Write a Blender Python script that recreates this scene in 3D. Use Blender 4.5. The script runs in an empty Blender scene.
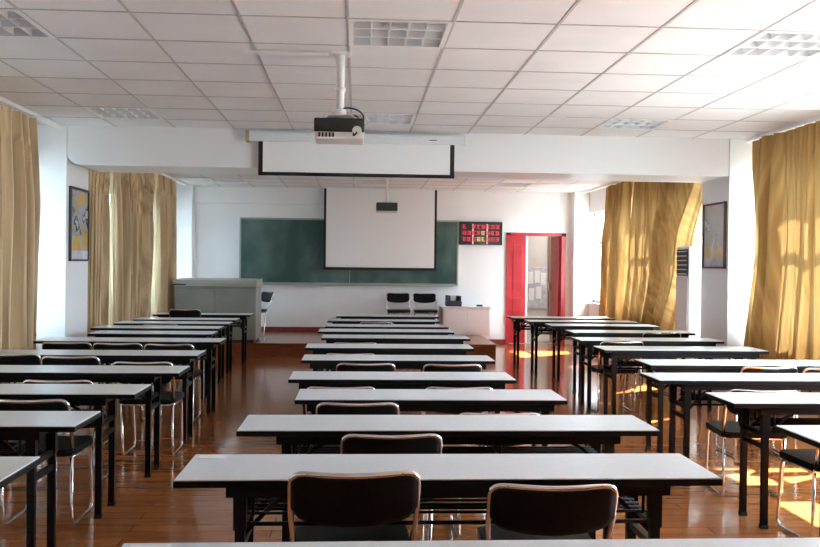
import bpy, bmesh, math, random
from mathutils import Vector, Matrix
random.seed(7)
S = bpy.context.scene
C = S.collection
PI = math.pi

# ------------------------------------------------------------------ materials
def mat(name, col, rough=0.5, metal=0.0, spec=0.5, emit=None, estr=0.0, coat=0.0, coat_rough=0.1):
    m = bpy.data.materials.new(name); m.use_nodes = True
    b = m.node_tree.nodes['Principled BSDF']
    b.inputs['Base Color'].default_value = (*col, 1)
    b.inputs['Roughness'].default_value = rough
    b.inputs['Metallic'].default_value = metal
    b.inputs['Specular IOR Level'].default_value = spec
    b.inputs['Coat Weight'].default_value = coat
    b.inputs['Coat Roughness'].default_value = coat_rough
    if emit:
        b.inputs['Emission Color'].default_value = (*emit, 1)
        b.inputs['Emission Strength'].default_value = estr
    return m
def N(m, t, **kw):
    n = m.node_tree.nodes.new(t)
    for k, v in kw.items(): setattr(n, k, v)
    return n
def LK(m, a, b): m.node_tree.links.new(a, b)
def BS(m): return m.node_tree.nodes['Principled BSDF']
def noise_col(m, c1, c2, scale=5, detail=4, lo=.35, hi=.65, stretch=(1, 1, 1), bump=0.0, coord='Object', bscale=None):
    tc = N(m, 'ShaderNodeTexCoord'); mp = N(m, 'ShaderNodeMapping'); mp.inputs['Scale'].default_value = stretch
    nz = N(m, 'ShaderNodeTexNoise'); nz.inputs['Scale'].default_value = scale; nz.inputs['Detail'].default_value = detail
    cr = N(m, 'ShaderNodeValToRGB')
    cr.color_ramp.elements[0].position = lo; cr.color_ramp.elements[0].color = (*c1, 1)
    cr.color_ramp.elements[1].position = hi; cr.color_ramp.elements[1].color = (*c2, 1)
    LK(m, tc.outputs[coord], mp.inputs['Vector']); LK(m, mp.outputs[0], nz.inputs['Vector'])
    LK(m, nz.outputs['Fac'], cr.inputs['Fac']); LK(m, cr.outputs['Color'], BS(m).inputs['Base Color'])
    if bump:
        bp = N(m, 'ShaderNodeBump'); bp.inputs['Strength'].default_value = bump; bp.inputs['Distance'].default_value = .01
        if bscale:
            n2 = N(m, 'ShaderNodeTexNoise'); n2.inputs['Scale'].default_value = bscale; n2.inputs['Detail'].default_value = 6
            LK(m, mp.outputs[0], n2.inputs['Vector']); LK(m, n2.outputs['Fac'], bp.inputs['Height'])
        else:
            LK(m, nz.outputs['Fac'], bp.inputs['Height'])
        LK(m, bp.outputs[0], BS(m).inputs['Normal'])
    return m

M = {}
M['wall'] = noise_col(mat('wall_paint', (.8, .8, .8), .55), (.80, .795, .79), (.84, .835, .83), 1.5, 3, bump=.03, bscale=60)
M['pillar'] = mat('pillar_paint', (.80, .80, .81), .35)
M['tile'] = noise_col(mat('ceiling_tile', (.8, .8, .79), .6), (.76, .745, .74), (.81, .80, .795), 2.0, 3, bump=.04, bscale=90)
M['tbar'] = mat('ceiling_bar', (.50, .48, .47), .5)
M['bar_white'] = mat('curtain_track_white', (.85, .85, .85), .4)
M['white_metal'] = mat('white_metal', (.82, .82, .80), .35)
M['reflector'] = mat('lamp_reflector', (.80, .82, .84), .3)
M['tubeglass'] = mat('lamp_tube', (.86, .87, .88), .25)
M['laminate'] = noise_col(mat('table_laminate', (.6, .62, .64), .3, spec=.5), (.64, .685, .725), (.68, .72, .755), 60, 5)
M['edge'] = mat('black_edge', (.006, .006, .007), .4, spec=.15)
M['black_metal'] = mat('black_metal', (.006, .006, .007), .4, spec=.15)
M['vinyl'] = noise_col(mat('black_vinyl', (.006, .006, .007), .36, spec=.12), (.005, .005, .006), (.008, .008, .009), 40, 4, bump=.08)
M['chrome'] = mat('chrome', (.78, .78, .77), .12, 1.0)
M['rubber'] = mat('rubber', (.015, .015, .015), .7)
M['podium'] = noise_col(mat('podium_grey', (.42, .43, .40), .4), (.21, .215, .19), (.245, .25, .22), 3, 3)
M['podium_top'] = mat('podium_top', (.40, .39, .34), .35)
M['dark_line'] = mat('dark_gap', (.03, .03, .03), .6)
M['red_base'] = mat('red_brown_skirting', (.20, .030, .015), .4)
M['red_door'] = noise_col(mat('red_door_paint', (.5, .03, .04), .35), (.42, .025, .035), (.52, .035, .045), 4, 3)
M['door_white'] = mat('white_door_edge', (.8, .8, .8), .4)
M['stage_front'] = noise_col(mat('stage_front', (.2, .05, .015), .4), (.15, .035, .010), (.24, .065, .018), 6, 4, stretch=(1, 8, 8))
M['screen'] = mat('screen_fabric', (.84, .845, .84), .8)
M['screen_black'] = mat('screen_border', (.006, .006, .006), .6)
M['case'] = mat('screen_case', (.74, .77, .80), .35)
M['tan'] = mat('tan_plastic', (.45, .36, .2), .5)
M['proj_dark'] = mat('projector_dark', (.02, .022, .022), .35)
M['proj_white'] = mat('projector_white', (.72, .70, .66), .4)
M['led_black'] = mat('led_board_black', (.012, .010, .010), .2)
M['led_red'] = mat('led_red', (.5, .02, .04), .4, emit=(1, .06, .11), estr=.3)
M['led_yellow'] = mat('led_yellow', (.5, .4, .1), .4, emit=(1, .75, .25), estr=.3)
M['ac_white'] = mat('ac_white', (.80, .80, .80), .3)
M['ac_panel'] = mat('ac_panel', (.72, .67, .66), .3)
M['grille'] = mat('grille_black', (.02, .02, .02), .5)
M['paper'] = mat('paper_white', (.85, .87, .90), .6)
M['frame_dark'] = mat('picture_frame_dark', (.02, .018, .02), .3)
M['frame_red'] = mat('picture_frame_brown', (.10, .06, .05), .3)
M['win_frame'] = mat('window_frame_white', (.75, .76, .77), .4)
M['cab_white'] = mat('cabinet_white', (.78, .77, .80), .4)
M['device'] = mat('device_navy', (.02, .025, .04), .35)
M['corr_wall'] = noise_col(mat('corridor_wall', (.6, .57, .55), .6), (.56, .52, .50), (.62, .60, .58), 2, 2)
M['corr_floor'] = mat('corridor_floor', (.55, .52, .48), .25)
M['brown_door'] = mat('brown_door', (.30, .19, .09), .4)
M['notice'] = noise_col(mat('notice_sheet', (.5, .5, .55), .6), (.42, .43, .48), (.60, .60, .64), 9, 3)
M['ground'] = mat('outside_ground', (.12, .14, .14), .9)

# wood-laminate floor: boards run across the room
def wood(name, c1, c2, c3, rough):
    m = mat(name, c1, rough, coat=.25, coat_rough=.08)
    tc = N(m, 'ShaderNodeTexCoord')
    br = N(m, 'ShaderNodeTexBrick'); br.offset = .37; br.offset_frequency = 2
    br.inputs['Scale'].default_value = 1; br.inputs['Brick Width'].default_value = 1.2; br.inputs['Row Height'].default_value = .12
    br.inputs['Mortar Size'].default_value = .0022; br.inputs['Bias'].default_value = 0
    br.inputs['Color1'].default_value = (*c1, 1); br.inputs['Color2'].default_value = (*c2, 1); br.inputs['Mortar'].default_value = (.12, .045, .016, 1)
    mp = N(m, 'ShaderNodeMapping'); mp.inputs['Scale'].default_value = (1.2, 14, 1)
    nz = N(m, 'ShaderNodeTexNoise'); nz.inputs['Scale'].default_value = 2.2; nz.inputs['Detail'].default_value = 7; nz.inputs['Distortion'].default_value = .6
    cr = N(m, 'ShaderNodeValToRGB')
    cr.color_ramp.elements[0].position = .3; cr.color_ramp.elements[0].color = (.74, .72, .70, 1)
    cr.color_ramp.elements[1].position = .72; cr.color_ramp.elements[1].color = (1.14, 1.12, 1.1, 1)
    mx = N(m, 'ShaderNodeMixRGB', blend_type='MULTIPLY'); mx.inputs['Fac'].default_value = 1
    LK(m, tc.outputs['Object'], br.inputs['Vector']); LK(m, tc.outputs['Object'], mp.inputs['Vector']); LK(m, mp.outputs[0], nz.inputs['Vector'])
    LK(m, nz.outputs['Fac'], cr.inputs['Fac']); LK(m, br.outputs['Color'], mx.inputs['Color1']); LK(m, cr.outputs['Color'], mx.inputs['Color2'])
    LK(m, mx.outputs['Color'], BS(m).inputs['Base Color'])
    bp = N(m, 'ShaderNodeBump'); bp.inputs['Strength'].default_value = .03; bp.inputs['Distance'].default_value = .004
    n2 = N(m, 'ShaderNodeTexNoise'); n2.inputs['Scale'].default_value = 3.0; n2.inputs['Detail'].default_value = 2
    LK(m, tc.outputs['Object'], n2.inputs['Vector']); LK(m, n2.outputs['Fac'], bp.inputs['Height'])
    LK(m, bp.outputs[0], BS(m).inputs['Normal'])
    return m
M['floor'] = wood('laminate_floor', (.47, .165, .048), (.38, .125, .036), None, .16)
M['stage_top'] = wood('stage_boards', (.34, .12, .06), (.27, .09, .045), None, .25)

# curtain cloth: diffuse + translucent, fold shading painted in as vertical streaks
def cloth(name, c1, c2, tfac):
    m = bpy.data.materials.new(name); m.use_nodes = True
    nt = m.node_tree; nt.nodes.clear()
    out = N(m, 'ShaderNodeOutputMaterial'); mix = N(m, 'ShaderNodeMixShader'); mix.inputs[0].default_value = tfac
    d = N(m, 'ShaderNodeBsdfDiffuse'); t = N(m, 'ShaderNodeBsdfTranslucent')
    tc = N(m, 'ShaderNodeTexCoord'); mp = N(m, 'ShaderNodeMapping'); mp.inputs['Scale'].default_value = (3, 18, .08)
    nz = N(m, 'ShaderNodeTexNoise'); nz.inputs['Scale'].default_value = 1.2; nz.inputs['Detail'].default_value = 4
    cr = N(m, 'ShaderNodeValToRGB')
    cr.color_ramp.elements[0].position = .35; cr.color_ramp.elements[0].color = (*c1, 1)
    cr.color_ramp.elements[1].position = .65; cr.color_ramp.elements[1].color = (*c2, 1)
    LK(m, tc.outputs['Object'], mp.inputs['Vector']); LK(m, mp.outputs[0], nz.inputs['Vector']); LK(m, nz.outputs['Fac'], cr.inputs['Fac'])
    LK(m, cr.outputs['Color'], d.inputs['Color']); LK(m, cr.outputs['Color'], t.inputs['Color'])
    LK(m, d.outputs[0], mix.inputs[1]); LK(m, t.outputs[0], mix.inputs[2]); LK(m, mix.outputs[0], out.inputs['Surface'])
    return m
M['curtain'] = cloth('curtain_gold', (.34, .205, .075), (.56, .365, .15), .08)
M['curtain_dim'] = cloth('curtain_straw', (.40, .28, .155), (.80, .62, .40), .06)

def glass():
    m = bpy.data.materials.new('window_glass'); m.use_nodes = True
    nt = m.node_tree; nt.nodes.clear()
    out = N(m, 'ShaderNodeOutputMaterial'); mix = N(m, 'ShaderNodeMixShader'); mix.inputs[0].default_value = .06
    t = N(m, 'ShaderNodeBsdfTransparent'); g = N(m, 'ShaderNodeBsdfGlossy'); g.inputs['Roughness'].default_value = .02
    t.inputs['Color'].default_value = (.96, .98, .98, 1)
    LK(m, t.outputs[0], mix.inputs[1]); LK(m, g.outputs[0], mix.inputs[2]); LK(m, mix.outputs[0], out.inputs['Surface'])
    return m
M['glass'] = glass()

def board_mat():
    m = mat('chalkboard_green', (.03, .10, .085), .45)
    noise_col(m, (.022, .072, .062), (.15, .235, .215), 1.1, 10, .42, .80, stretch=(1.4, 1, 1.0))
    return m
M['board'] = board_mat()
M['board_frame'] = mat('chalkboard_frame', (.35, .40, .36), .4, .3)

def print_mat(name, top, low, spots):
    m = mat(name, top, .25, coat=.5, coat_rough=.03)
    tc = N(m, 'ShaderNodeTexCoord'); sp = N(m, 'ShaderNodeSeparateXYZ')
    gt = N(m, 'ShaderNodeMath', operation='GREATER_THAN'); gt.inputs[1].default_value = -.12
    nz = N(m, 'ShaderNodeTexNoise'); nz.inputs['Scale'].default_value = 5.5; nz.inputs['Detail'].default_value = 5
    cr = N(m, 'ShaderNodeValToRGB'); cr.color_ramp.interpolation = 'CONSTANT'
    cr.color_ramp.elements[0].position = 0; cr.color_ramp.elements[0].color = (*spots[0], 1)
    cr.color_ramp.elements[1].position = .44; cr.color_ramp.elements[1].color = (*top, 1)
    e = cr.color_ramp.elements.new(.56); e.color = (*spots[1], 1)
    e = cr.color_ramp.elements.new(.62); e.color = (*spots[2], 1)
    n2 = N(m, 'ShaderNodeTexNoise'); n2.inputs['Scale'].default_value = 9
    c2 = N(m, 'ShaderNodeValToRGB')
    c2.color_ramp.elements[0].position = .45; c2.color_ramp.elements[0].color = (*low, 1)
    c2.color_ramp.elements[1].position = .7; c2.color_ramp.elements[1].color = (*spots[2], 1)
    mx = N(m, 'ShaderNodeMixRGB')
    LK(m, tc.outputs['Object'], sp.inputs[0]); LK(m, sp.outputs['Z'], gt.inputs[0]); LK(m, gt.outputs[0], mx.inputs['Fac'])
    LK(m, tc.outputs['Object'], nz.inputs['Vector']); LK(m, nz.outputs['Fac'], cr.inputs['Fac'])
    LK(m, tc.outputs['Object'], n2.inputs['Vector']); LK(m, n2.outputs['Fac'], c2.inputs['Fac'])
    LK(m, c2.outputs['Color'], mx.inputs['Color1']); LK(m, cr.outputs['Color'], mx.inputs['Color2'])
    LK(m, mx.outputs['Color'], BS(m).inputs['Base Color'])
    return m
M['print_left'] = print_mat('poster_print_orange', (.36, .38, .42), (.72, .42, .06), [(.55, .34, .10), (.08, .10, .16), (.5, .5, .52)])
M['print_right'] = print_mat('poster_print_pale', (.56, .58, .60), (.74, .54, .22), [(.56, .55, .52), (.42, .48, .52), (.72, .72, .70)])

# ------------------------------------------------------------------ mesh building
class MB:
    def __init__(s): s.bm = bmesh.new()
    def box(s, x0, x1, y0, y1, z0, z1, bev=0.0, mtx=None):
        t = bmesh.new()
        bmesh.ops.create_cube(t, size=1)
        for v in t.verts:
            v.co = Vector(((x0 + x1) / 2 + v.co.x * (x1 - x0), (y0 + y1) / 2 + v.co.y * (y1 - y0), (z0 + z1) / 2 + v.co.z * (z1 - z0)))
        if bev: bmesh.ops.bevel(t, geom=t.edges[:], offset=bev, segments=2, affect='EDGES', profile=.6)
        if mtx: t.transform(mtx)
        s._join(t); return s
    def _join(s, t):
        me = bpy.data.meshes.new('tmp'); t.to_mesh(me); t.free(); s.bm.from_mesh(me); bpy.data.meshes.remove(me)
    def tube(s, pts, r, n=8, closed=False, cap=True, square=False):
        pts = [Vector(p) for p in pts]; L = len(pts)
        rings = []; prev = None
        for i, p in enumerate(pts):
            a = pts[(i - 1) % L] if (closed or i > 0) else p
            b = pts[(i + 1) % L] if (closed or i < L - 1) else p
            d = (b - a).normalized()
            if prev is None:
                up = Vector((0, 0, 1)) if abs(d.z) < .9 else Vector((0, 1, 0))
                u = d.cross(up).normalized()
            else:
                u = (prev - d * prev.dot(d)).normalized()
            prev = u; w = d.cross(u)
            off = PI / 4 if n == 4 else 0
            rings.append([s.bm.verts.new(p + (u * math.cos(2 * PI * k / n + off) + w * math.sin(2 * PI * k / n + off)) * r) for k in range(n)])
        for i in range(L if closed else L - 1):
            A, B = rings[i], rings[(i + 1) % L]
            for k in range(n):
                f = s.bm.faces.new((A[k], A[(k + 1) % n], B[(k + 1) % n], B[k])); f.smooth = n > 4
        if cap and not closed:
            s.bm.faces.new(rings[0][::-1]); s.bm.faces.new(rings[-1])
        return s
    def prism(s, poly, axis, a0, a1):
        # poly in the two other axes, extruded along axis
        def P(u, v, w): return {'x': (w, u, v), 'y': (u, w, v), 'z': (u, v, w)}[axis]
        A = [s.bm.verts.new(P(u, v, a0)) for u, v in poly]; B = [s.bm.verts.new(P(u, v, a1)) for u, v in poly]
        n = len(poly)
        s.bm.faces.new(A); s.bm.faces.new(B[::-1])
        for i in range(n): s.bm.faces.new((A[i], B[i], B[(i + 1) % n], A[(i + 1) % n]))
        return s
    def cyl(s, c, r, h, axis='z', n=16):
        c = Vector(c); d = {'x': Vector((1, 0, 0)), 'y': Vector((0, 1, 0)), 'z': Vector((0, 0, 1))}[axis]
        return s.tube([c, c + d * h], r, n)
    def build(s, name, m, parent=None, recalc=True):
        if recalc: bmesh.ops.recalc_face_normals(s.bm, faces=s.bm.faces[:])
        me = bpy.data.meshes.new(name); s.bm.to_mesh(me); s.bm.free()
        me.materials.append(m)
        o = bpy.data.objects.new(name, me); C.objects.link(o)
        if parent: o.parent = parent
        return o
def fillet(pts, r, n=5):
    pts = [Vector(p) for p in pts]; out = [pts[0]]
    for i in range(1, len(pts) - 1):
        p, a, b = pts[i], pts[i - 1], pts[i + 1]
        da, db = (a - p), (b - p); rr = min(r, da.length * .45, db.length * .45)
        A = p + da.normalized() * rr; B = p + db.normalized() * rr
        for k in range(n + 1):
            t = k / n; out.append(A * (1 - t) ** 2 + p * 2 * t * (1 - t) + B * t * t)
    out.append(pts[-1]); return out
def tag(o, label=None, cat=None, group=None, kind=None):
    if label: o['label'] = label
    if cat: o['category'] = cat
    if group: o['group'] = group
    if kind: o['kind'] = kind
    return o
def thing(name, label, cat, loc=(0, 0, 0), rz=0, group=None):
    o = bpy.data.objects.new(name, None); C.objects.link(o); o.empty_display_size = .1
    o.location = loc; o.rotation_euler = (0, 0, rz)
    return tag(o, label, cat, group)
def struct(name, mb, m): return tag(mb.build(name, m), kind='structure')
def copy_tree(o, parent=None):
    c = o.copy(); C.objects.link(c); c.parent = parent
    for ch in list(o.children): copy_tree(ch, c)
    return c

# ------------------------------------------------------------------ room shell
XL, XR, YB, YF, H = -3.35, 4.25, 15.9, -2.0, 2.82
PL, PR = -2.95, 3.93                       # inner faces of the piers
P0, P1 = 8.97, 9.68                       # pier / beam depth
WH, SILL = 2.43, .80
struct('floor', MB().box(XL - .25, XR + .25, YF - .2, YB, -.1, 0), M['floor'])

def ceiling():
    lamp = set()
    t = MB(); g = MB()
    x0, y0, d = -.67, 4.87, .6
    def cells(xs, ys, holes):
        for i in range(len(xs) - 1):
            for j in range(len(ys) - 1):
                cx, cy = (xs[i] + xs[i + 1]) / 2, (ys[j] + ys[j + 1]) / 2
                if any(abs(cx - hx) < .2 and abs(cy - hy) < .2 for hx, hy in holes): continue
                vs = [t.bm.verts.new((x, y, H)) for x, y in ((xs[i], ys[j]), (xs[i], ys[j + 1]), (xs[i + 1], ys[j + 1]), (xs[i + 1], ys[j]))]
                t.bm.faces.new(vs)
    xs = [XL] + [x0 + d * k for k in range(-4, 9) if XL < x0 + d * k < XR] + [XR]
    ys1 = [YF] + [y0 + d * k for k in range(-12, 8) if YF < y0 + d * k < P0] + [P0]
    ys2 = [P1] + [14.2 + d * k for k in range(-8, 4) if P1 < 14.2 + d * k < YB] + [YB]
    cells(xs, ys1, LAMPS); cells(xs, ys2, LAMPS)
    o = t.build('ceiling', M['tile'], recalc=False); tag(o, kind='structure')
    for x in xs[1:-1]:
        g.box(x - .009, x + .009, YF, P0, H - .004, H + .01); g.box(x - .009, x + .009, P1, YB, H - .004, H + .01)
    for y in ys1[1:-1] + ys2[1:-1]: g.box(XL, XR, y - .006, y + .006, H - .004, H + .01)
    tag(g.build('trim_1', M['tbar']), kind='structure')
LAMPS = [(x, y) for y in (5.17, 8.17, 14.5) for x in (-2.17, .23, 2.63)]
ceiling()
struct('ceiling_slab', MB().box(XL - .25, XR + .25, YF - .2, YB + .2, 3.02, 3.12), M['wall'])  # unseen slab, added to stop sky light leaking in from above

def wall_with_openings(name, xi, xo, openings):
    """side wall between xi and xo; openings = [(y0, y1)] from SILL to WH"""
    b = MB()
    lo, hi = min(xi, xo), max(xi, xo)
    cuts = [YF - .2]
    for a, c in openings: cuts += [a, c]
    cuts.append(YB + .2)
    for i in range(0, len(cuts), 2): b.box(lo, hi, cuts[i], cuts[i + 1], 0, 3.02)
    for a, c in openings:
        b.box(lo, hi, a, c, 0, SILL); b.box(lo, hi, a, c, WH, 3.02)
    return struct(name, b, M['wall'])
WR = [(2.6, P0 - .02), (P1 + .02, 15.6)]  # nearest unseen window left out to lessen the light
WLs = [(5.9, P0 - .02), (P1 + .02, 15.45)]  # unseen near stretch kept windowless to darken this side
wall_with_openings('wall_right', XR, XR + .24, WR)
wall_with_openings('wall_left', XL, XL - .24, WLs)
# back wall with the doorway at its right end, corridor behind it
DX0, DX1, DZ = 2.80, 3.87, 2.03
b = MB(); b.box(XL - .24, DX0, YB, YB + .2, 0, 3.02); b.box(DX1, XR + .24, YB, YB + .2, 0, 3.02); b.box(DX0, DX1, YB, YB + .2, DZ, 3.02)
struct('wall_back', b, M['wall'])
struct('wall_front', MB().box(XL - .24, XR + .24, YF - .2, YF, 0, 3.02), M['wall'])
# cross beam and its piers
b = MB()
r = .13
poly = [(PL, H + .1), (PL, WH + .02 - 0.02)]
arc = [(PL + r - r * math.cos(t), WH - .02 + .0 + r - r * math.sin(t)) for t in [k * PI / 16 for k in range(9)]]
b.prism([(PR, WH - .01), (PR, H + .1), (PL, H + .1)] + [(PL, WH - .01 + r)] + [(PL + r - r * math.cos(t), WH - .01 + r - r * math.sin(t)) for t in [k * PI / 16 for k in range(1, 9)]], 'y', P0, P1)
struct('beam', b, M['pillar'])
for nm, a, c in (('pillar_left', XL, PL), ('pillar_right', PR, XR)):
    struct(nm, MB().box(min(a, c), max(a, c), P0 - .012, P1, 0, H + .1, .008), M['pillar'])
for nm, a, c in (('column_left', XL, PL), ('column_right', PR + .03, XR)):
    struct(nm, MB().box(min(a, c), max(a, c), 15.62, YB, 0, H + .05), M['pillar'])
struct('soffit_back', MB().box(PL, 1.9, YB - .10, YB, 2.52, H), M['wall'])

# platform
PLX = 2.2
struct('platform_floor', MB().box(XL, PLX, 13.47, YB, .185, .205), M['stage_top'])
struct('trim_2', MB().box(XL, PLX - .01, 13.48, YB, 0, .185), M['stage_front'])
struct('baseboard_back', MB().box(PL, PLX, YB - .015, YB, .205, .285), M['red_base'])
struct('baseboard_right', MB().box(PLX, DX0, YB - .015, YB, 0, .08), M['red_base'])

# windows
wn = 0
def window(side, a, c, n):
    global wn
    wn += 1
    x = XR + .10 if side > 0 else XL - .10
    fr = MB(); t = .05
    fr.box(x - .03, x + .03, a, c, SILL, SILL + t); fr.box(x - .03, x + .03, a, c, WH - t, WH)
    fr.box(x - .03, x + .03, a, c, 1.86, 1.90)
    for k in range(n + 1):
        y = a + (c - a) * k / n; y = min(max(y, a + t / 2), c - t / 2)
        fr.box(x - .03, x + .03, y - t / 2, y + t / 2, SILL, WH)
    o = fr.build('window_%d' % wn, M['win_frame']); tag(o, kind='structure')
    g = MB().box(x - .004, x + .004, a + .02, c - .02, SILL + .02, WH - .02).build('glass', M['glass'], o)
    xs = XR if side > 0 else XL
    MB().box(xs - (.05 if side > 0 else .2), xs + (.2 if side > 0 else .05), a, c, SILL - .03, SILL, .004).build('sill', M['win_frame'], o)
for a, c in WR: window(1, a, c, max(2, round((c - a) / 1.2)))
for a, c in WLs: window(-1, a, c, max(2, round((c - a) / 1.2)))

# doorway: red frame, narrow fixed leaf, open leaf turned into the corridor
dr = MB(); jf = .05
dr.box(DX0 - .04, DX0 + jf - .02, YB - .03, YB + .21, 0, DZ + .03); dr.box(DX1 - jf - .03, DX1 + .0, YB - .03, YB + .21, 0, DZ + .03); dr.box(DX0 - .04, DX1, YB - .03, YB + .21, DZ - .02, DZ + .03)
door = dr.build('door_1', M['red_door']); tag(door, kind='structure')
lf = MB().box(DX0 + .03, DX0 + .33, YB + .03, YB + .07, .01, DZ - .02, .004)
leaf = lf.build('door_leaf', M['red_door'], door)
pn = MB()
for z0, z1 in ((.15, .85), (1.0, 1.85)): pn.box(DX0 + .09, DX0 + .27, YB + .018, YB + .032, z0, z1, .006)
pn.build('door_panel', M['red_door'], leaf)
ol = MB().box(DX0 + .335, DX0 + .375, YB + .07, YB + .13, .01, DZ - .02, .004).build('door_stop', M['door_white'], door)
op = MB().box(DX1 - .12, DX1 - .08, YB + .08, YB + .72, .01, DZ - .02, .004).build('open_leaf', M['red_door'], door)
MB().box(DX1 - .17, DX1 - .12, YB + .6, YB + .66, .98, 1.12, .006).build('door_handle', M['chrome'], op)
# corridor beyond
struct('floor_corridor', MB().box(2.0, 6.2, YB, 18.6, -.1, 0), M['corr_floor'])
struct('wall_corridor', MB().box(2.0, 6.2, 18.3, 18.5, 0, 3.02), M['corr_wall'])
struct('wall_corridor_near', MB().box(XR + .24, 6.3, YB, YB + .2, 0, 3.02), M['corr_wall'])  # unseen wall piece, added to shut outside light out of the corridor
struct('wall_corridor_side', MB().box(6.2, 6.3, YB + .2, 18.5, 0, 3.02), M['corr_wall'])  # unseen closing wall, added against sun and sky entering the corridor
struct('wall_corridor_end', MB().box(1.9, 2.0, YB + .2, 18.5, 0, 3.02), M['corr_wall'])
struct('ceiling_corridor', MB().box(1.9, 6.2, YB + .2, 18.5, 2.9, 3.02), M['wall'])
d2 = tag(MB().box(4.09, 4.55, 18.24, 18.3, 0, 2.1, .006).build('door_2', M['brown_door']), kind='structure')
MB().box(4.17, 4.30, 18.225, 18.242, 1.28, 1.42, .004).build('door_plate', M['frame_dark'], d2)
nb = thing('notice_board', 'pale grey notice sheet on the corridor wall beyond the red doorway', 'notice board', (3.84, 18.288, 1.0))
MB().box(-.22, .22, -.02, .015, -.45, .42, .006).build('panel', M['notice'], nb)
sh = MB()
for i, (sx, sz) in enumerate(((-.14, .2), (0, .22), (.13, .18), (-.12, -.15), (.04, -.12))): sh.box(sx - .055, sx + .055, -.024, -.019, sz - .13, sz + .13)
sh.build('sheet', M['paper'], nb)
dp = thing('door_sign', 'small white corridor sign with a column of dark characters', 'sign', (3.5, 18.288, 1.62))
MB().box(-.05, .05, -.02, .015, -.17, .17, .004).build('plate', M['door_white'], dp)
ch = MB()
for k in range(3):
    zc = .10 - k * .10
    ch.box(-.032, .032, -.024, -.019, zc + .018, zc + .026); ch.box(-.026, .026, -.024, -.019, zc - .004, zc + .004)
    ch.box(-.034, .034, -.024, -.019, zc - .03, zc - .022); ch.box(-.005, .005, -.024, -.019, zc - .03, zc + .03)
ch.build('lettering', M['frame_dark'], dp)

# ------------------------------------------------------------------ ceiling lamps
def make_lamp():
    t = thing('ceiling_light', 'recessed square louvred ceiling lamp', 'ceiling light')
    w = .285
    h = MB()
    h.box(-w, w, -w, w, .11, .115); h.box(-w, -w + .006, -w, w, 0, .11); h.box(w - .006, w, -w, w, 0, .11)
    h.box(-w, w, -w, -w + .006, 0, .11); h.box(-w, w, w - .006, w, 0, .11)
    h.build('housing', M['reflector'], t)
    f = MB()
    for a in (-1, 1):
        f.box(a * .282 - .014, a * .282 + .014, -.296, .296, -.006, .002); f.box(-.296, .296, a * .282 - .014, a * .282 + .014, -.006, .002)
    f.build('frame', M['white_metal'], t)
    l = MB()
    for k in range(1, 5):
        x = -.27 + .54 * k / 5; l.box(x - .004, x + .004, -.27, .27, .0, .055)
    for k in range(1, 3):
        y = -.27 + .54 * k / 3; l.prism([(y - .012, 0), (y + .012, 0), (y + .004, .06), (y - .004, .06)], 'x', -.27, .27)
    l.build('louver', M['reflector'], t)
    for k in range(3):
        y = -.18 + .18 * k
        MB().tube([(-.26, y, .085), (.26, y, .085)], .013, 10).build('tube', M['tubeglass'], t)
    return t
lamp0 = make_lamp()
LB = {5.17: ['square louvred ceiling lamp above the near tables on the dim curtain side', 'square louvred ceiling lamp above the hanging projector pole, the closest of the middle line', 'square louvred ceiling lamp above the near tables on the sunny curtain side'],
      8.17: ['square louvred ceiling lamp beside the beam, next to the dim pier', 'square louvred ceiling lamp just before the beam, above the rolled projection screen case', 'square louvred ceiling lamp beside the beam, next to the sunny pier'],
      14.5: ['small far ceiling lamp over the grey podium, beyond the beam', 'far ceiling lamp above the lowered screen, beyond the beam', 'far ceiling lamp over the red doorway end, beyond the beam']}
first = True
for y in (5.17, 8.17, 14.5):
    for i, x in enumerate((-2.17, .23, 2.63)):
        o = lamp0 if first else copy_tree(lamp0); first = False
        o.location = (x, y, H - .001); o['label'] = LB[y][i]; o['group'] = 'louvred lamps in the tiled ceiling'

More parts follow.
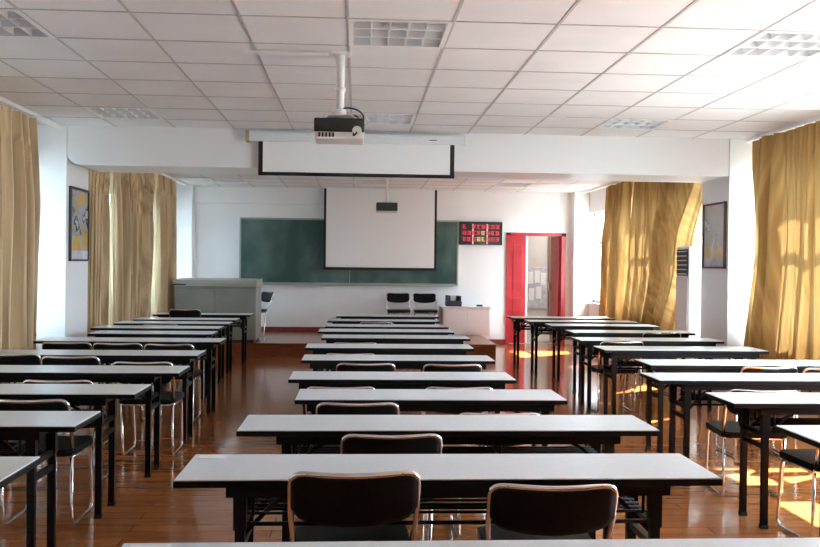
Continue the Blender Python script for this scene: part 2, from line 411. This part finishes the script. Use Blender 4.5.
# ------------------------------------------------------------------ curtains
def curtain(name, label, m, x, yt0, yt1, yb0, yb1, ztop, zbot, pleats, amp, seed, mid=None, xb=None):
    """hanging pleated cloth along a side wall; top edge yt0..yt1, bottom edge yb0..yb1; mid=(z, y0, y1) optional waist"""
    rnd = random.Random(seed); zc = zbot
    t = thing(name, label, 'curtain', (x, (yt0 + yt1) / 2, zbot), 0, 'pleated gold curtains at the windows')
    ph = [rnd.uniform(-.5, .5) for _ in range(pleats + 3)]; am = [rnd.choice((.35, .6, .9, 1.2, 1.5)) * rnd.uniform(.8, 1.15) for _ in range(pleats + 3)]
    nu, nv = pleats * 16, 26
    b = MB(); V = []
    for j in range(nv + 1):
        v = j / nv; z = ztop + (zbot - ztop) * v
        if mid:
            vm = (ztop - mid[0]) / (ztop - zbot)
            if v < vm: s = v / vm; s = s * s * (3 - 2 * s); a0 = yt0 + (mid[1] - yt0) * s; a1 = yt1 + (mid[2] - yt1) * s
            else: s = (v - vm) / (1 - vm); s = s * s * (3 - 2 * s); a0 = mid[1] + (yb0 - mid[1]) * s; a1 = mid[2] + (yb1 - mid[2]) * s
        else:
            a0 = yt0 + (yb0 - yt0) * v; a1 = yt1 + (yb1 - yt1) * v
        row = []
        xv = x + (0 if xb is None else (xb - x) * v)
        A0 = amp * (.55 + .6 * min(1, v * 3))
        for i in range(nu + 1):
            u = i / nu; q = u * pleats; k = int(q); fr = q - k
            p_ = ph[k] * (1 - fr) + ph[k + 1] * fr; a_ = am[k] * (1 - fr) + am[k + 1] * fr
            w = 2 * PI * (q + .35 * p_ * (.5 + v))
            # sharper folds near the heading
            A = A0 * min(1, .25 + 1.6 * q, .25 + 1.6 * (pleats - q)); dx = A * a_ * (math.sin(w) + .3 * math.sin(2 * w + p_ * 3) + .2 * math.sin(3 * w + 1.3 + p_ * 5) + .12 * math.sin(.37 * w + 4 * v + seed))
            dy = .030 * math.cos(w + p_) * (1 if v > .1 else .4)
            row.append(b.bm.verts.new((xv + dx - x, a0 + (a1 - a0) * u + dy - (yt0 + yt1) / 2, z - zbot)))
        V.append(row)
    for j in range(nv):
        for i in range(nu):
            f = b.bm.faces.new((V[j][i], V[j][i + 1], V[j + 1][i + 1], V[j + 1][i])); f.smooth = True
    o = b.build('cloth', m, t)
    hb = MB()
    n = pleats * 2
    for k in range(n):
        yy = yt0 + (yt1 - yt0) * (k + .5) / n - (yt0 + yt1) / 2
        hb.tube([(0, yy, ztop - zbot - .03), (0, yy, ztop - zbot + .025)], .004, 6)
    hb.build('hook', M['chrome'], t)
    return t
ZT = 2.765
XCL, XCR = -3.03, 4.12
curtain('curtain', 'straw gold curtain before the pier with the orange poster, shadow side', M['curtain_dim'], XCL - .02, 6.3, 8.42, 6.3, 8.36, ZT, .35, 11, .075, 3)
curtain('curtain', 'straw gold curtain panel right beside the orange poster', M['curtain_dim'], XCL + .02, 9.80, 10.75, 9.80, 10.45, ZT, .2, 6, .07, 5, mid=(2.0, 9.80, 10.56))
curtain('curtain', 'wide straw gold curtain panel between two slits of window light', M['curtain_dim'], XCL + .02, 10.80, 13.0, 10.95, 12.5, ZT, .2, 12, .07, 8, mid=(2.0, 10.88, 12.68))
curtain('curtain', 'straw gold curtain panel next to the grey podium', M['curtain_dim'], XCL + .02, 13.08, 14.55, 13.2, 14.5, ZT, .2, 8, .07, 9, mid=(2.0, 13.14, 14.5))
curtain('curtain', 'sunlit gold curtain before the pier with the pale poster', M['curtain'], XCR - .02, 6.95, 8.78, 6.95, 8.9, ZT, .3, 10, .085, 12, mid=(1.8, 6.95, 8.62))
curtain('curtain', 'broad sunlit gold curtain pulled in beside the tower air conditioner', M['curtain'], XCR, 9.85, 12.60, 11.1, 12.95, ZT, .3, 14, .08, 14, mid=(1.55, 10.4, 12.65))
curtain('curtain', 'narrow sunlit gold curtain panel nearest the red doorway', M['curtain'], XCR, 12.78, 14.15, 13.0, 14.5, ZT, .3, 7, .075, 17)
for lab, x, y0, y1 in (('white curtain rail under the ceiling before the dim pier', XCL, 4.5, P0 - .03), ('white curtain rail under the ceiling from the dim pier to the podium', XCL, P1 + .03, 15.3),
                       ('white curtain rail under the ceiling before the sunny pier', XCR, 4.0, P0 - .03), ('white curtain rail under the ceiling from the sunny pier to the doorway', XCR, P1 + .03, 15.5)):
    o = MB().box(-.03, .03, y0, y1, -.028, .008, .004).build('curtain_rail', M['bar_white'])
    o.location = (x, 0, H - .012); tag(o, lab, 'curtain rail', 'white curtain rails')

# ------------------------------------------------------------------ posters on the piers
def poster(x, y, z, w, h, side, mfr, mpr, label):
    t = thing('framed_poster', label, 'picture', (x, y, z))
    f = MB(); e = .022; s = side
    xa, xb = (0, .03 * s)
    lo, hi = min(xa, xb), max(xa, xb)
    f.box(lo, hi, -w / 2, w / 2, h / 2 - e, h / 2, .003); f.box(lo, hi, -w / 2, w / 2, -h / 2, -h / 2 + e, .003)
    f.box(lo, hi, -w / 2, -w / 2 + e, -h / 2, h / 2, .003); f.box(lo, hi, w / 2 - e, w / 2, -h / 2, h / 2, .003)
    f.build('picture_frame', mfr, t)
    lo, hi = min(.004 * s, .016 * s), max(.004 * s, .016 * s)
    MB().box(lo, hi, -w / 2 + e, w / 2 - e, -h / 2 + e, h / 2 - e).build('print', mpr, t)
    # pale strip of caption paper at the foot of the sheet
    MB().box(min(.015 * s, .0175 * s), max(.015 * s, .0175 * s), -w / 2 + e, w / 2 - e, -h / 2 + e, -h / 2 + e + .09).build('caption_strip', M['notice'], t)
poster(PL, 9.33, 1.825, .60, .77, 1, M['frame_dark'], M['print_left'], 'dark framed poster with orange lower half on the dim pier')
poster(PR, 9.29, 1.80, .58, .72, -1, M['frame_red'], M['print_right'], 'brown framed pale poster with yellow lower part on the sunny pier')

# ------------------------------------------------------------------ chalkboard, screens, projectors
t = thing('chalkboard', 'long dark green chalkboard with chalk smears on the end wall', 'chalkboard', (-.14, YB, 1.67))
MB().box(-1.97, 1.97, -.03, -.0, -.575, .575).build('writing_surface', M['board'], t)
f = MB()
f.box(-2.0, 2.0, -.045, 0, .57, .60, .004); f.box(-2.0, 2.0, -.045, 0, -.60, -.57, .004); f.box(-2.0, -1.97, -.045, 0, -.6, .6, .004); f.box(1.97, 2.0, -.045, 0, -.6, .6, .004)
f.box(-.005, .005, -.036, -.02, -.57, .57)
f.build('frame', M['board_frame'], t)
MB().box(-1.9, 1.9, -.10, -.03, -.62, -.605, .003).build('chalk_tray', M['board_frame'], t)

def screen(label, loc, w, drop, bord, bot, case_w, case_h, caseless=False):
    t = thing('projection_screen', label, 'projection screen', loc)
    # loc = centre of the top of the cloth
    MB().box(-w / 2 + bord, w / 2 - bord, -.002, .002, -drop + bot, 0).build('screen_cloth', M['screen'], t)
    b = MB()
    b.box(-w / 2, -w / 2 + bord, -.003, .003, -drop, 0); b.box(w / 2 - bord, w / 2, -.003, .003, -drop, 0)
    b.box(-w / 2, w / 2, -.012, .012, -drop, -drop + bot, .003)
    b.build('black_border', M['screen_black'], t)
    c = MB()
    cw = case_w / 2; d = case_h / 2
    if caseless: case_h = .018; d = .03
    c.prism([(-d, 0), (-d * 1.0, case_h * .55), (-d * .75, case_h), (d, case_h), (d, 0)], 'x', -cw, cw)
    cs = c.build('case', M['case'], t)
    return t, cs
scr, cs = screen('near projection screen mostly rolled up in a long pale case on the beam', (-.015, 8.908, 2.685), 2.01, .345, .045, .035, 2.20, .095)
for s_ in (-1, 1):
    e = MB(); e.box(s_ * 1.10, s_ * 1.125, -.05, .05, -.002, .10, .006); e.build('end_cap', M['tan'] if s_ < 0 else M['case'], scr)
MB().box(.74, .82, -.056, -.046, .035, .042).build('maker_plate', M['frame_dark'], scr)
scr2, cs2 = screen('large lowered white screen with black edges before the chalkboard', (.41, 15.62, 2.803), 2.04, 1.465, .042, .05, 2.06, .07, True)

def projector(label, loc, rz, w, d, h, polelen, big):
    t = thing('projector', label, 'projector', loc, rz)
    MB().box(-w / 2, w / 2, -d / 2, d / 2, -h, -h * .6, .010).build('lower_body', M['proj_white'], t)
    up = MB().box(-w / 2 - .004, w / 2 + .004, -d / 2 - .004, d / 2 + .004, -h * .68 if big else -h * .9, 0, .012).build('body', M['proj_dark'], t)
    MB().tube([(w * .36, -d / 2 - .03, -h * .62), (w * .36, -d / 2 + .02, -h * .62)], h * .22, 20).build('lens', M['proj_white'] if big else M['proj_dark'], t)
    fr = MB()
    for k in range(5): fr.box(-w * .42 + k * .022, -w * .42 + k * .022 + .012, -d / 2 - .006, -d / 2 + .002, -h * .9, -h * .7)
    fr.build('vent', M['frame_dark'], t)
    br = MB()
    br.box(-.09, .09, -.07, .07, .025, .035, .003)
    for sx in (-1, 1):
        for sy in (-1, 1): br.tube([(sx * .075, sy * .055, .03), (sx * w * .36, sy * d * .3, -.002)], .006, 6)
    br.build('bracket', M['white_metal'], t)
    p = MB(); r = .028 if big else .02
    p.tube([(0, 0, .035), (0, 0, polelen)], r, 14); p.tube([(0, 0, .03), (0, 0, .075)], r * 1.5, 14); p.tube([(0, 0, polelen * .42), (0, 0, polelen * .42 + .03)], r * 1.25, 14)
    p.box(-.07, .07, -.07, .07, polelen - .012, polelen - .001, .002)
    p.build('pole', M['white_metal'], t)
    return t
pj = projector('larger dark and white projector hanging from a ceiling pole over the middle tables', (-.125, 5.68, 2.375), 0, .315, .27, .135, H - 2.375, True)
MB().tube(fillet([(-.02, .05, .03), (.02, -.02, .09), (.12, -.03, .075), (.165, -.10, .01), (.11, -.165, -.10), (.09, -.165, -.12), (.10, -.15, -.05), (.13, -.03, .03), (.03, .0, .045)], .05, 5), .006, 6).build('cable', M['frame_dark'], pj)
MB().tube(fillet([(-.05, .0, .05), (.06, .05, .065), (.17, .02, .03), (.20, .08, .012), (.14, .10, -.02)], .05, 5), .005, 6).build('cable', M['proj_white'], pj)
projector('small dark projector hanging from a thin pole before the lowered screen', (.46, 13.85, 2.43), 0, .33, .26, .15, H - 2.43, False)
o = MB().box(-.62, -.075, -.018, .018, -.022, 0, .003).build('cable_duct', M['white_metal'])
o.location = (-.125, 5.66, H - .004); tag(o, 'thin pale cable duct along the ceiling to the projector pole', 'cable duct')

# LED message board
t = thing('led_display', 'black electronic display board glowing with red characters by the chalkboard', 'display board', (2.27, YB + .004, 2.04))
MB().box(-.40, .40, -.07, 0, -.215, .215, .008).build('housing', M['led_black'], t)
gl = MB(); gy = MB(); wl = MB()
rn = random.Random(4)
for r_ in range(3):
    for c_ in range(8):
        cx = -.305 + c_ * .087; cz = .12 - r_ * .115
        if rn.random() < .12: continue
        dst = gy if rn.random() < .05 else gl
        for k in range(3):
            zz = cz + .03 - k * .03; dst.box(cx - .034, cx + .034 - rn.choice((0, .02)), -.074, -.069, zz - .006, zz + .006)
        for k in range(2):
            xx = cx + rn.choice((-.028, -.012, .012, .026)); dst.box(xx - .006, xx + .006, -.074, -.069, cz - .036, cz + .036)
gl.build('lettering', M['led_red'], t); gy.build('lettering', M['led_yellow'], t)
for xx in (-.15, .115): wl.box(xx - .012, xx + .012, -.073, -.069, -.20, .17)  # white strips painted in for glare on the display face
wl.build('glare_strip', M['proj_white'], t)

# ------------------------------------------------------------------ podium, cabinet, AC
t = thing('teaching_podium', 'wide grey metal teaching podium on the platform before the curtains', 'podium', (-2.20, 13.95, .205))
MB().box(-.63, .63, -.38, .38, .04, .87, .008).build('body', M['podium'], t)
MB().box(-.60, .60, -.35, .35, 0, .04).build('plinth', M['dark_line'], t)
b = MB(); b.prism([(-.42, .87), (-.43, .93), (-.40, .965), (.36, .985), (.40, .96), (.40, .87)], 'x', -.645, .645); b.build('top', M['podium_top'], t)
for s_ in (-1, 1):
    dd = MB().box(min(s_ * .006, s_ * .61), max(s_ * .006, s_ * .61), -.395, -.378, .07, .82, .005).build('door', M['podium'], t)
    MB().box(s_ * .06 - .012, s_ * .06 + .012, -.402, -.393, .42, .54, .003).build('handle', M['podium'], dd)
MB().box(-.64, -.44, -.436, -.425, .885, .905).build('name_plate', M['dark_line'], t)

t = thing('cabinet', 'low white cabinet on the platform next to the two spare chairs', 'cabinet', (1.95, 15.56, .205))
MB().box(-.43, .43, -.28, .28, 0, .47, .006).build('body', M['cab_white'], t)
MB().box(-.445, .445, -.30, .29, .47, .50, .005).build('top', M['cab_white'], t)
for s_ in (-1, 1): MB().box(min(s_ * .01, s_ * .41), max(s_ * .01, s_ * .41), -.292, -.278, .03, .455, .004).build('door', M['cab_white'], t)
t = thing('printer', 'small navy printer with a white sheet standing on the low white cabinet', 'printer', (1.74, 15.55, .705))
MB().box(-.14, .14, -.14, .14, 0, .10, .015).build('body', M['device'], t)
b = MB(); b.box(-.14, -.085, -.05, .10, .10, .20, .012); b.box(.085, .14, -.05, .10, .10, .19, .012); b.box(-.10, .10, .06, .10, .10, .19, .01); b.build('paper_support', M['device'], t)
MB().box(-.055, .055, -.145, .05, .10, .104, 0, Matrix.Translation((0, 0, 0))).build('output_tray', M['device'], t)
MB().box(-.05, .05, .02, .025, .06, .23).build('paper_sheet', M['paper'], t)
o = MB().box(-.055, .055, -.03, .03, 0, .035, .01).build('board_eraser', M['proj_dark']); o.location = (2.21, 15.5, .705)
tag(o, 'small dark eraser block lying on the low white cabinet', 'board eraser')

t = thing('air_conditioner', 'tall white tower air conditioner with black grille beside the sunny pier', 'air conditioner', (4.05, 10.0, 0), 0)
MB().box(-.21, .16, -.19, .19, .0, 1.70, .02).build('body', M['ac_white'], t)
MB().box(-.225, -.205, -.175, .175, .35, 1.33, .006).build('front_panel', M['ac_panel'], t)
MB().box(-.222, -.2, -.165, .165, 1.35, 1.66, .004).build('air_outlet', M['grille'], t)
l = MB()
for k in range(6):
    z = 1.365 + k * .053; l.box(-.236, -.206, -.16, .16, z, z + .012, .002)
l.build('louver', M['ac_panel'], t)
MB().box(-.222, -.2, -.165, .165, .06, .30, .004).build('air_inlet', M['ac_panel'], t)
MB().box(-.232, -.215, -.05, .05, .52, .60, .003).build('control_panel', M['notice'], t)

# ------------------------------------------------------------------ folding tables
ZT_ = .71; DT = .40
def make_table(w):
    ins = .215 if w in (1.89, 1.70) else .11
    t = thing('folding_table', 'folding table', 'table')
    MB().box(0.004, w - .004, .004, DT - .004, ZT_ - .006, ZT_, .0015).build('tabletop', M['laminate'], t)
    e = MB(); e.box(0, w, 0, DT, ZT_ - .027, ZT_ - .004, .003); e.build('edge_band', M['edge'], t)
    f = MB()
    f.box(ins - .045, w - ins + .045, .045, .065, ZT_ - .072, ZT_ - .026); f.box(ins - .045, w - ins + .045, DT - .065, DT - .045, ZT_ - .072, ZT_ - .026)
    for x in (ins - .045, w - ins + .02): f.box(x, x + .025, .045, DT - .045, ZT_ - .06, ZT_ - .026)
    f.build('under_frame', M['black_metal'], t)
    r = MB()
    x0, x1 = ins + .025, w - ins - .025; z = ZT_ - .135
    for y in (.08, .13, .18, .23, .28): r.tube([(x0, y, z), (x1, y, z)], .0055, 6)
    for y in (.075, .29): r.tube([(x0, y, z - .035), (x1, y, z - .035)], .008, 6)
    for k in range(4):
        x = x0 + .02 + (x1 - x0 - .04) * k / 3
        r.tube(fillet([(x, .065, ZT_ - .03), (x, .065, z - .005), (x, .30, z - .005), (x, .30, ZT_ - .03)], .02, 3), .006, 6)
    r.build('book_rack', M['black_metal'], t)
    for x, s in ((ins, 1), (w - ins, -1)):
        for y in (.08, DT - .06):
            lg = MB().box(x - .017, x + .017, y - .014, y + .014, .012, ZT_ - .03)
            lg.box(x - .022, x + .022, y - .018, y + .018, ZT_ - .19, ZT_ - .03)
            lg = lg.build('leg', M['black_metal'], t)
            MB().box(x - .021, x + .021, y - .018, y + .018, 0, .022, .003).build('rubber_foot', M['rubber'], lg)
        b = MB()
        b.box(x - .012, x + .012, .08, DT - .06, .44, .465); b.box(x - .012, x + .012, .08, DT - .06, ZT_ - .20, ZT_ - .175)
        b.build('crossbar', M['black_metal'], t)
        q = MB()
        for y in (.10, DT - .08):
            q.tube([(x + s * .012, y, .50), (x + s * .12, y, ZT_ - .10), (x + s * .24, y, ZT_ - .035)], .011, 4)
        q.tube([(x + s * .10, .09, ZT_ - .12), (x + s * .10, DT - .07, ZT_ - .12)], .008, 6)
        q.build('folding_brace', M['black_metal'], t)
    return t
ORD = ['first', 'second', 'third', 'fourth', 'fifth', 'sixth', 'seventh', 'eighth', 'ninth', 'tenth', 'eleventh', 'twelfth']
protos = {}
def place_table(x, y, w, label, group):
    w = round(w, 2)
    if w in protos: o = copy_tree(protos[w])
    else: o = make_table(w); protos[w] = o
    o.location = (x, y, 0); o['label'] = label; o['group'] = group
    return o
CT = [(-.60, 1.88, 1.89), (-.61, 2.93, 1.89), (-.52, 3.80, 1.89), (-.33, 4.67, 1.49), (-.43, 5.50, 1.46), (-.42, 6.60, 1.49), (-.45, 7.58, 1.49), (-.35, 8.60, 1.49), (-.42, 9.42, 1.49), (-.37, 10.20, 1.46), (-.38, 11.18, 1.46), (-.29, 12.20, 1.46)]
LT = [(-1.17, 2.90, 1.89), (-1.24, 3.90, 1.89), (-1.22, 4.85, 1.89), (-1.17, 5.79, 1.89), (-1.25, 6.88, 1.69), (-1.26, 8.08, 1.69), (-1.48, 8.95, 1.25), (-1.53, 9.71, 1.40), (-1.54, 10.48, 1.35), (-1.55, 11.20, 1.30), (-1.50, 12.32, 1.36)]
RT = [(1.96, 3.53, 1.70), (2.05, 4.57, 1.70), (1.97, 5.50, 1.70), (2.21, 6.37, 1.69), (2.19, 7.50, 1.49), (2.23, 8.47, 1.46), (2.41, 9.50, 1.40), (2.41, 10.56, 1.36), (2.29, 11.34, 1.46), (2.19, 12.12, 1.49)]
for i, (x, y, w) in enumerate(CT):
    lab = 'closest white-topped table, only its far edge showing along the picture bottom' if i == 0 else 'white-topped black folding table, number %s back in the middle column' % ORD[i]
    place_table(x, y, w, lab, 'folding tables in the middle column')
for i, (xr, y, w) in enumerate(LT):
    place_table(xr - w, y, w, 'white-topped black folding table, %s back in the column by the dim curtains' % ORD[i], 'folding tables by the dim curtains')
for i, (x, y, w) in enumerate(RT):
    place_table(x, y, w, 'white-topped black folding table, %s back in the column by the sunlit curtains' % ORD[i], 'folding tables by the sunlit curtains')
for lab, x, y, rz in (('strip of white paper at the back corner of the second middle table', -.585, 3.275, .02), ('strip of white paper on the back corner of the closest middle table', -.57, 2.225, .03)):
    o = MB().box(0, .10, -.028, .028, 0, .0025).build('paper_sheet', M['paper']); o.location = (x, y, ZT_); o.rotation_euler.z = rz
    tag(o, lab, 'paper', 'paper strips on the middle tables')

# ------------------------------------------------------------------ chairs
def make_chair():
    t = thing('chair', 'chair', 'chair')
    W, Ht = .21, .73
    # curved, padded backrest: concave towards the sitter, sagging lower edge
    b = MB(); nu, nv = 16, 8; F = []; R = []
    for j in range(nv + 1):
        v = j / nv; rf = []; rr = []
        for i in range(nu + 1):
            u = i / nu * 2 - 1
            edge = max(0, abs(u) - .80) / .20
            zt = Ht - .004 - .012 * (1 - u * u) - .035 * edge ** 2
            zb = .575 - .028 * (1 - u * u) + .03 * edge ** 2
            z = zb + (zt - zb) * v
            x = u * (W - .002)
            lean = .05 * (1 - (z - .55) / .18)
            y = .022 + lean - .030 * (1 - u * u)
            pad = .016 * math.sin(PI * min(1, max(0, v)) ) ** .5 * (1 - u ** 6)
            rf.append(b.bm.verts.new((x, y + .010 + pad, z))); rr.append(b.bm.verts.new((x, y - .010 - pad * .35, z)))
        F.append(rf); R.append(rr)
    def quad(a, bb, c, d):
        f = b.bm.faces.new((a, bb, c, d)); f.smooth = True
    for j in range(nv):
        for i in range(nu):
            quad(F[j][i], F[j][i + 1], F[j + 1][i + 1], F[j + 1][i]); quad(R[j][i], R[j + 1][i], R[j + 1][i + 1], R[j][i + 1])
        quad(F[j][0], F[j + 1][0], R[j + 1][0], R[j][0]); quad(F[j][nu], R[j][nu], R[j + 1][nu], F[j + 1][nu])
    for i in range(nu):
        quad(F[nv][i], F[nv][i + 1], R[nv][i + 1], R[nv][i]); quad(F[0][i], R[0][i], R[0][i + 1], F[0][i + 1])
    b.build('backrest', M['vinyl'], t)
    # seat pad
    s = MB(); poly = []
    for cx, cy, a0 in ((.165, .165, -90), (.165, .475, 0), (-.165, .475, 90), (-.165, .165, 180)):
        for k in range(6):
            a = math.radians(a0 + 90 * k / 5); poly.append((cx + .04 * math.cos(a), cy + .04 * math.sin(a)))
    s.prism(poly, 'z', .402, .438)
    bmesh.ops.bevel(s.bm, geom=[e for e in s.bm.edges if abs(e.verts[0].co.z - e.verts[1].co.z) < 1e-5], offset=.010, segments=2, affect='EDGES')
    s.build('seat', M['vinyl'], t)
    # chrome frame: arch over the back, down the rear legs
    r = .0095
    arch = [(-W + .02, .165, .40), (-W, .085, .56), (-W, .028, .70), (-W + .05, .022, Ht - .006)]
    top = [(x, .022 - .030 * (1 - (x / W) ** 2), Ht - .006 - .010 * (1 - (x / W) ** 2)) for x in (-.10, -.05, 0, .05, .10)]
    pts = fillet([arch[0], arch[1], (-W, .022, Ht - .012)] + top + [(W, .022, Ht - .012), (W, .085, .56), (W - .02, .165, .40)], .045, 5)
    MB().tube(pts, r, 8).build('back_frame', M['chrome'], t)
    for sx in (-1, 1):
        x = sx * .185
        pts = fillet([(x, .165, .392), (x * .97, .19, .013), (x * .97, .545, .013), (x, .49, .392), (x, .16, .392)], .05, 5)
        MB().tube(pts, r, 8).build('leg', M['chrome'], t)
    for yy in (.22, .45): MB().tube([(-.185, yy, .385), (.185, yy, .385)], .009, 8).build('stretcher', M['chrome'], t)
    return t
ch0 = make_chair(); used = [False]
def chair(x, y, rz, label, group, zs=1.0, z=0):
    o = copy_tree(ch0) if used[0] else ch0
    used[0] = True
    o.location = (x, y, z); o.rotation_euler = (0, 0, rz); o.scale = (1, 1, zs)
    o['label'] = label; o['group'] = group
g = 'chairs at the middle tables'
chair(0.0, 2.79, .03, 'closest black chair with chrome frame, at the front middle table', g, 1.06)
chair(.655, 2.79, -.04, 'black chair beside the closest one, at the same front middle table', g, 1.0)
chair(.155, 3.63, .02, 'single black chair at the third middle table', g)
chair(.01, 4.46, 0, 'black chair at the fourth middle table, its whole top rim showing', g)
chair(.72, 4.26, 0, 'black chair at the fourth middle table, nearer the sunlit curtains', g, .975)
chair(-.09, 5.22, 0, 'black chair at the fifth middle table, nearer the dim curtains', g, .965)
chair(.63, 5.22, 0, 'black chair at the fifth middle table, nearer the sunlit curtains', g, .965)
chair(.07, 6.25, 0, 'black chair at the sixth middle table with a bright top rim', g)
chair(.70, 6.22, 0, 'black chair at the sixth middle table, nearer the sunlit curtains', g)
chair(-.05, 7.18, 0, 'black chair peeping over the seventh middle table row', g, .965)
chair(-.01, 8.2, 0, 'black chair just visible at the eighth middle table', g, .965)
chair(.25, 10.85, 0, 'far black chair at the eleventh middle table', g, .99)
g = 'chairs by the dim curtains'
chair(-1.70, 4.55, 0, 'black chair at the third table back beside the dim curtains', g, 1.0)
chair(-2.52, 5.48, 0, 'black chair at the fourth table by the dim curtains, nearer the wall', g, 1.0)
chair(-1.83, 5.40, 0, 'black chair at the fourth table by the dim curtains, nearer the aisle', g, .98)
chair(-2.60, 6.66, 0, 'black chair at the fifth dim-side table, next to the curtain', g, 1.02)
chair(-2.15, 6.62, 0, 'black chair at the fifth dim-side table, the middle one of three', g, 1.0)
chair(-1.53, 6.28, 0, 'black chair at the fifth dim-side table, pulled out next to the aisle', g, 1.0)
chair(-2.56, 7.78, 0, 'black chair at the sixth dim-side table, next to the pier', g)
chair(-2.10, 7.72, 0, 'black chair at the sixth dim-side table, the middle one of three', g)
chair(-1.64, 7.66, 0, 'black chair at the sixth dim-side table, next to the aisle', g)
chair(-2.27, 10.15, 0, 'black chair standing out above the eighth dim-side table', g, .99)
chair(-2.17, 10.9, 0, 'black chair standing out above the ninth dim-side table', g, .98)
chair(-2.36, 12.02, 0, 'tall looking far black chair before the grey podium', g, 1.10)
g = 'chairs by the sunlit curtains'
chair(2.56, 4.16, .03, 'black chair at the second sunny-side table, seat edge at the picture border', g)
chair(2.46, 5.06, -.10, 'black chair with shiny seat under the third sunny-side table', g, .98)
chair(3.07, 6.22, 0, 'blue-sheened black chair at the fourth sunny-side table', g, .99)
chair(3.50, 6.14, 0, 'black chair at the fourth sunny-side table, next to the curtain', g, .99)
chair(2.57, 8.2, 0, 'black chair at the sixth sunny-side table, next to the aisle', g)
chair(3.36, 9.3, 0, 'black chair at the seventh sunny-side table before the air conditioner', g, 1.01)
g = 'spare chairs on the platform'
chair(.745, 15.72, PI, 'spare black chair facing the room under the chalkboard, nearer the podium', g, 1.0, .205)
chair(1.225, 15.72, PI, 'spare black chair facing the room, next to the white cabinet', g, 1.0, .205)
chair(-1.52, 15.1, PI / 2 + .6, 'spare black chair turned sideways behind the grey podium', g, 1.03, .205)

# ------------------------------------------------------------------ outside, light, camera
M['sky_blocker'] = noise_col(mat('sky_blocker', (.2, .2, .2), .8), (.075, .10, .125), (.10, .13, .16), .8, 4)
struct('wall_sky_blocker', MB().box(-9.4, -9.0, -6, 30, -1, 14), M['sky_blocker'])  # blocker added outside to dim the sky light through the left windows
M['unseen_ground'] = noise_col(mat('unseen_ground_grey', (.2, .2, .2), .9), (.17, .18, .18), (.23, .24, .24), .5, 4)
struct('ground_unseen', MB().box(XR + .3, 45, -30, 45, -1.1, -1), M['unseen_ground'])  # unseen ground, added to cut light from below onto the ceiling
struct('ground_outside', MB().box(-9.4, XL - .26, -6, 30, -1.1, -1), M['ground'])
w = bpy.data.worlds.new('daylight'); S.world = w; w.use_nodes = True
bg = w.node_tree.nodes['Background']; bg.inputs['Color'].default_value = (.74, .88, 1.0, 1); bg.inputs['Strength'].default_value = 14.0
sun = bpy.data.lights.new('sun', 'SUN'); sun.energy = 50; sun.angle = .01; sun.color = (1, .95, .86)
so = bpy.data.objects.new('sun', sun); C.objects.link(so)
el, az = math.radians(48), math.radians(-30)
d = Vector((-math.cos(el) * math.cos(az), math.cos(el) * math.sin(az), -math.sin(el)))
so.rotation_euler = d.to_track_quat('-Z', 'Y').to_euler(); so.location = (12, 0, 12)
# added fill light for the corridor, out of sight, no fitting built
al = bpy.data.lights.new('corridor_fill', 'AREA'); al.energy = 30; al.size = 1.0; al.color = (1, .96, .9)
ao = bpy.data.objects.new('corridor_fill', al); C.objects.link(ao); ao.location = (4.6, 17.3, 2.85)

cam = bpy.data.cameras.new('camera'); co = bpy.data.objects.new('camera', cam); C.objects.link(co)
f_, yaw, pit, rol = 864.0, .061, -.0098, -.0114
cam.sensor_width = 36; cam.lens = 36 * f_ / 820; cam.clip_start = .05
fw = Vector((math.sin(yaw) * math.cos(pit), math.cos(yaw) * math.cos(pit), math.sin(pit)))
r0 = Vector((math.cos(yaw), -math.sin(yaw), 0)); u0 = r0.cross(fw)
rt = r0 * math.cos(rol) - u0 * math.sin(rol); up = u0 * math.cos(rol) + r0 * math.sin(rol)
mw = Matrix.Identity(4)
for k in range(3): mw[k][0] = rt[k]; mw[k][1] = up[k]; mw[k][2] = -fw[k]
mw.translation = Vector((0, 0, 1.44))
co.matrix_world = mw
S.camera = co
S.view_settings.view_transform = 'Standard'; S.view_settings.look = 'None'; S.view_settings.gamma = 1; S.view_settings.exposure = 0.9
S.view_settings.use_curve_mapping = False
S.cycles.use_denoising = True
S.cycles.max_bounces = 10; S.cycles.diffuse_bounces = 6; S.cycles.glossy_bounces = 4; S.cycles.transparent_max_bounces = 12
S.cycles.sample_clamp_indirect = 8
S.cycles.caustics_reflective = False; S.cycles.caustics_refractive = False
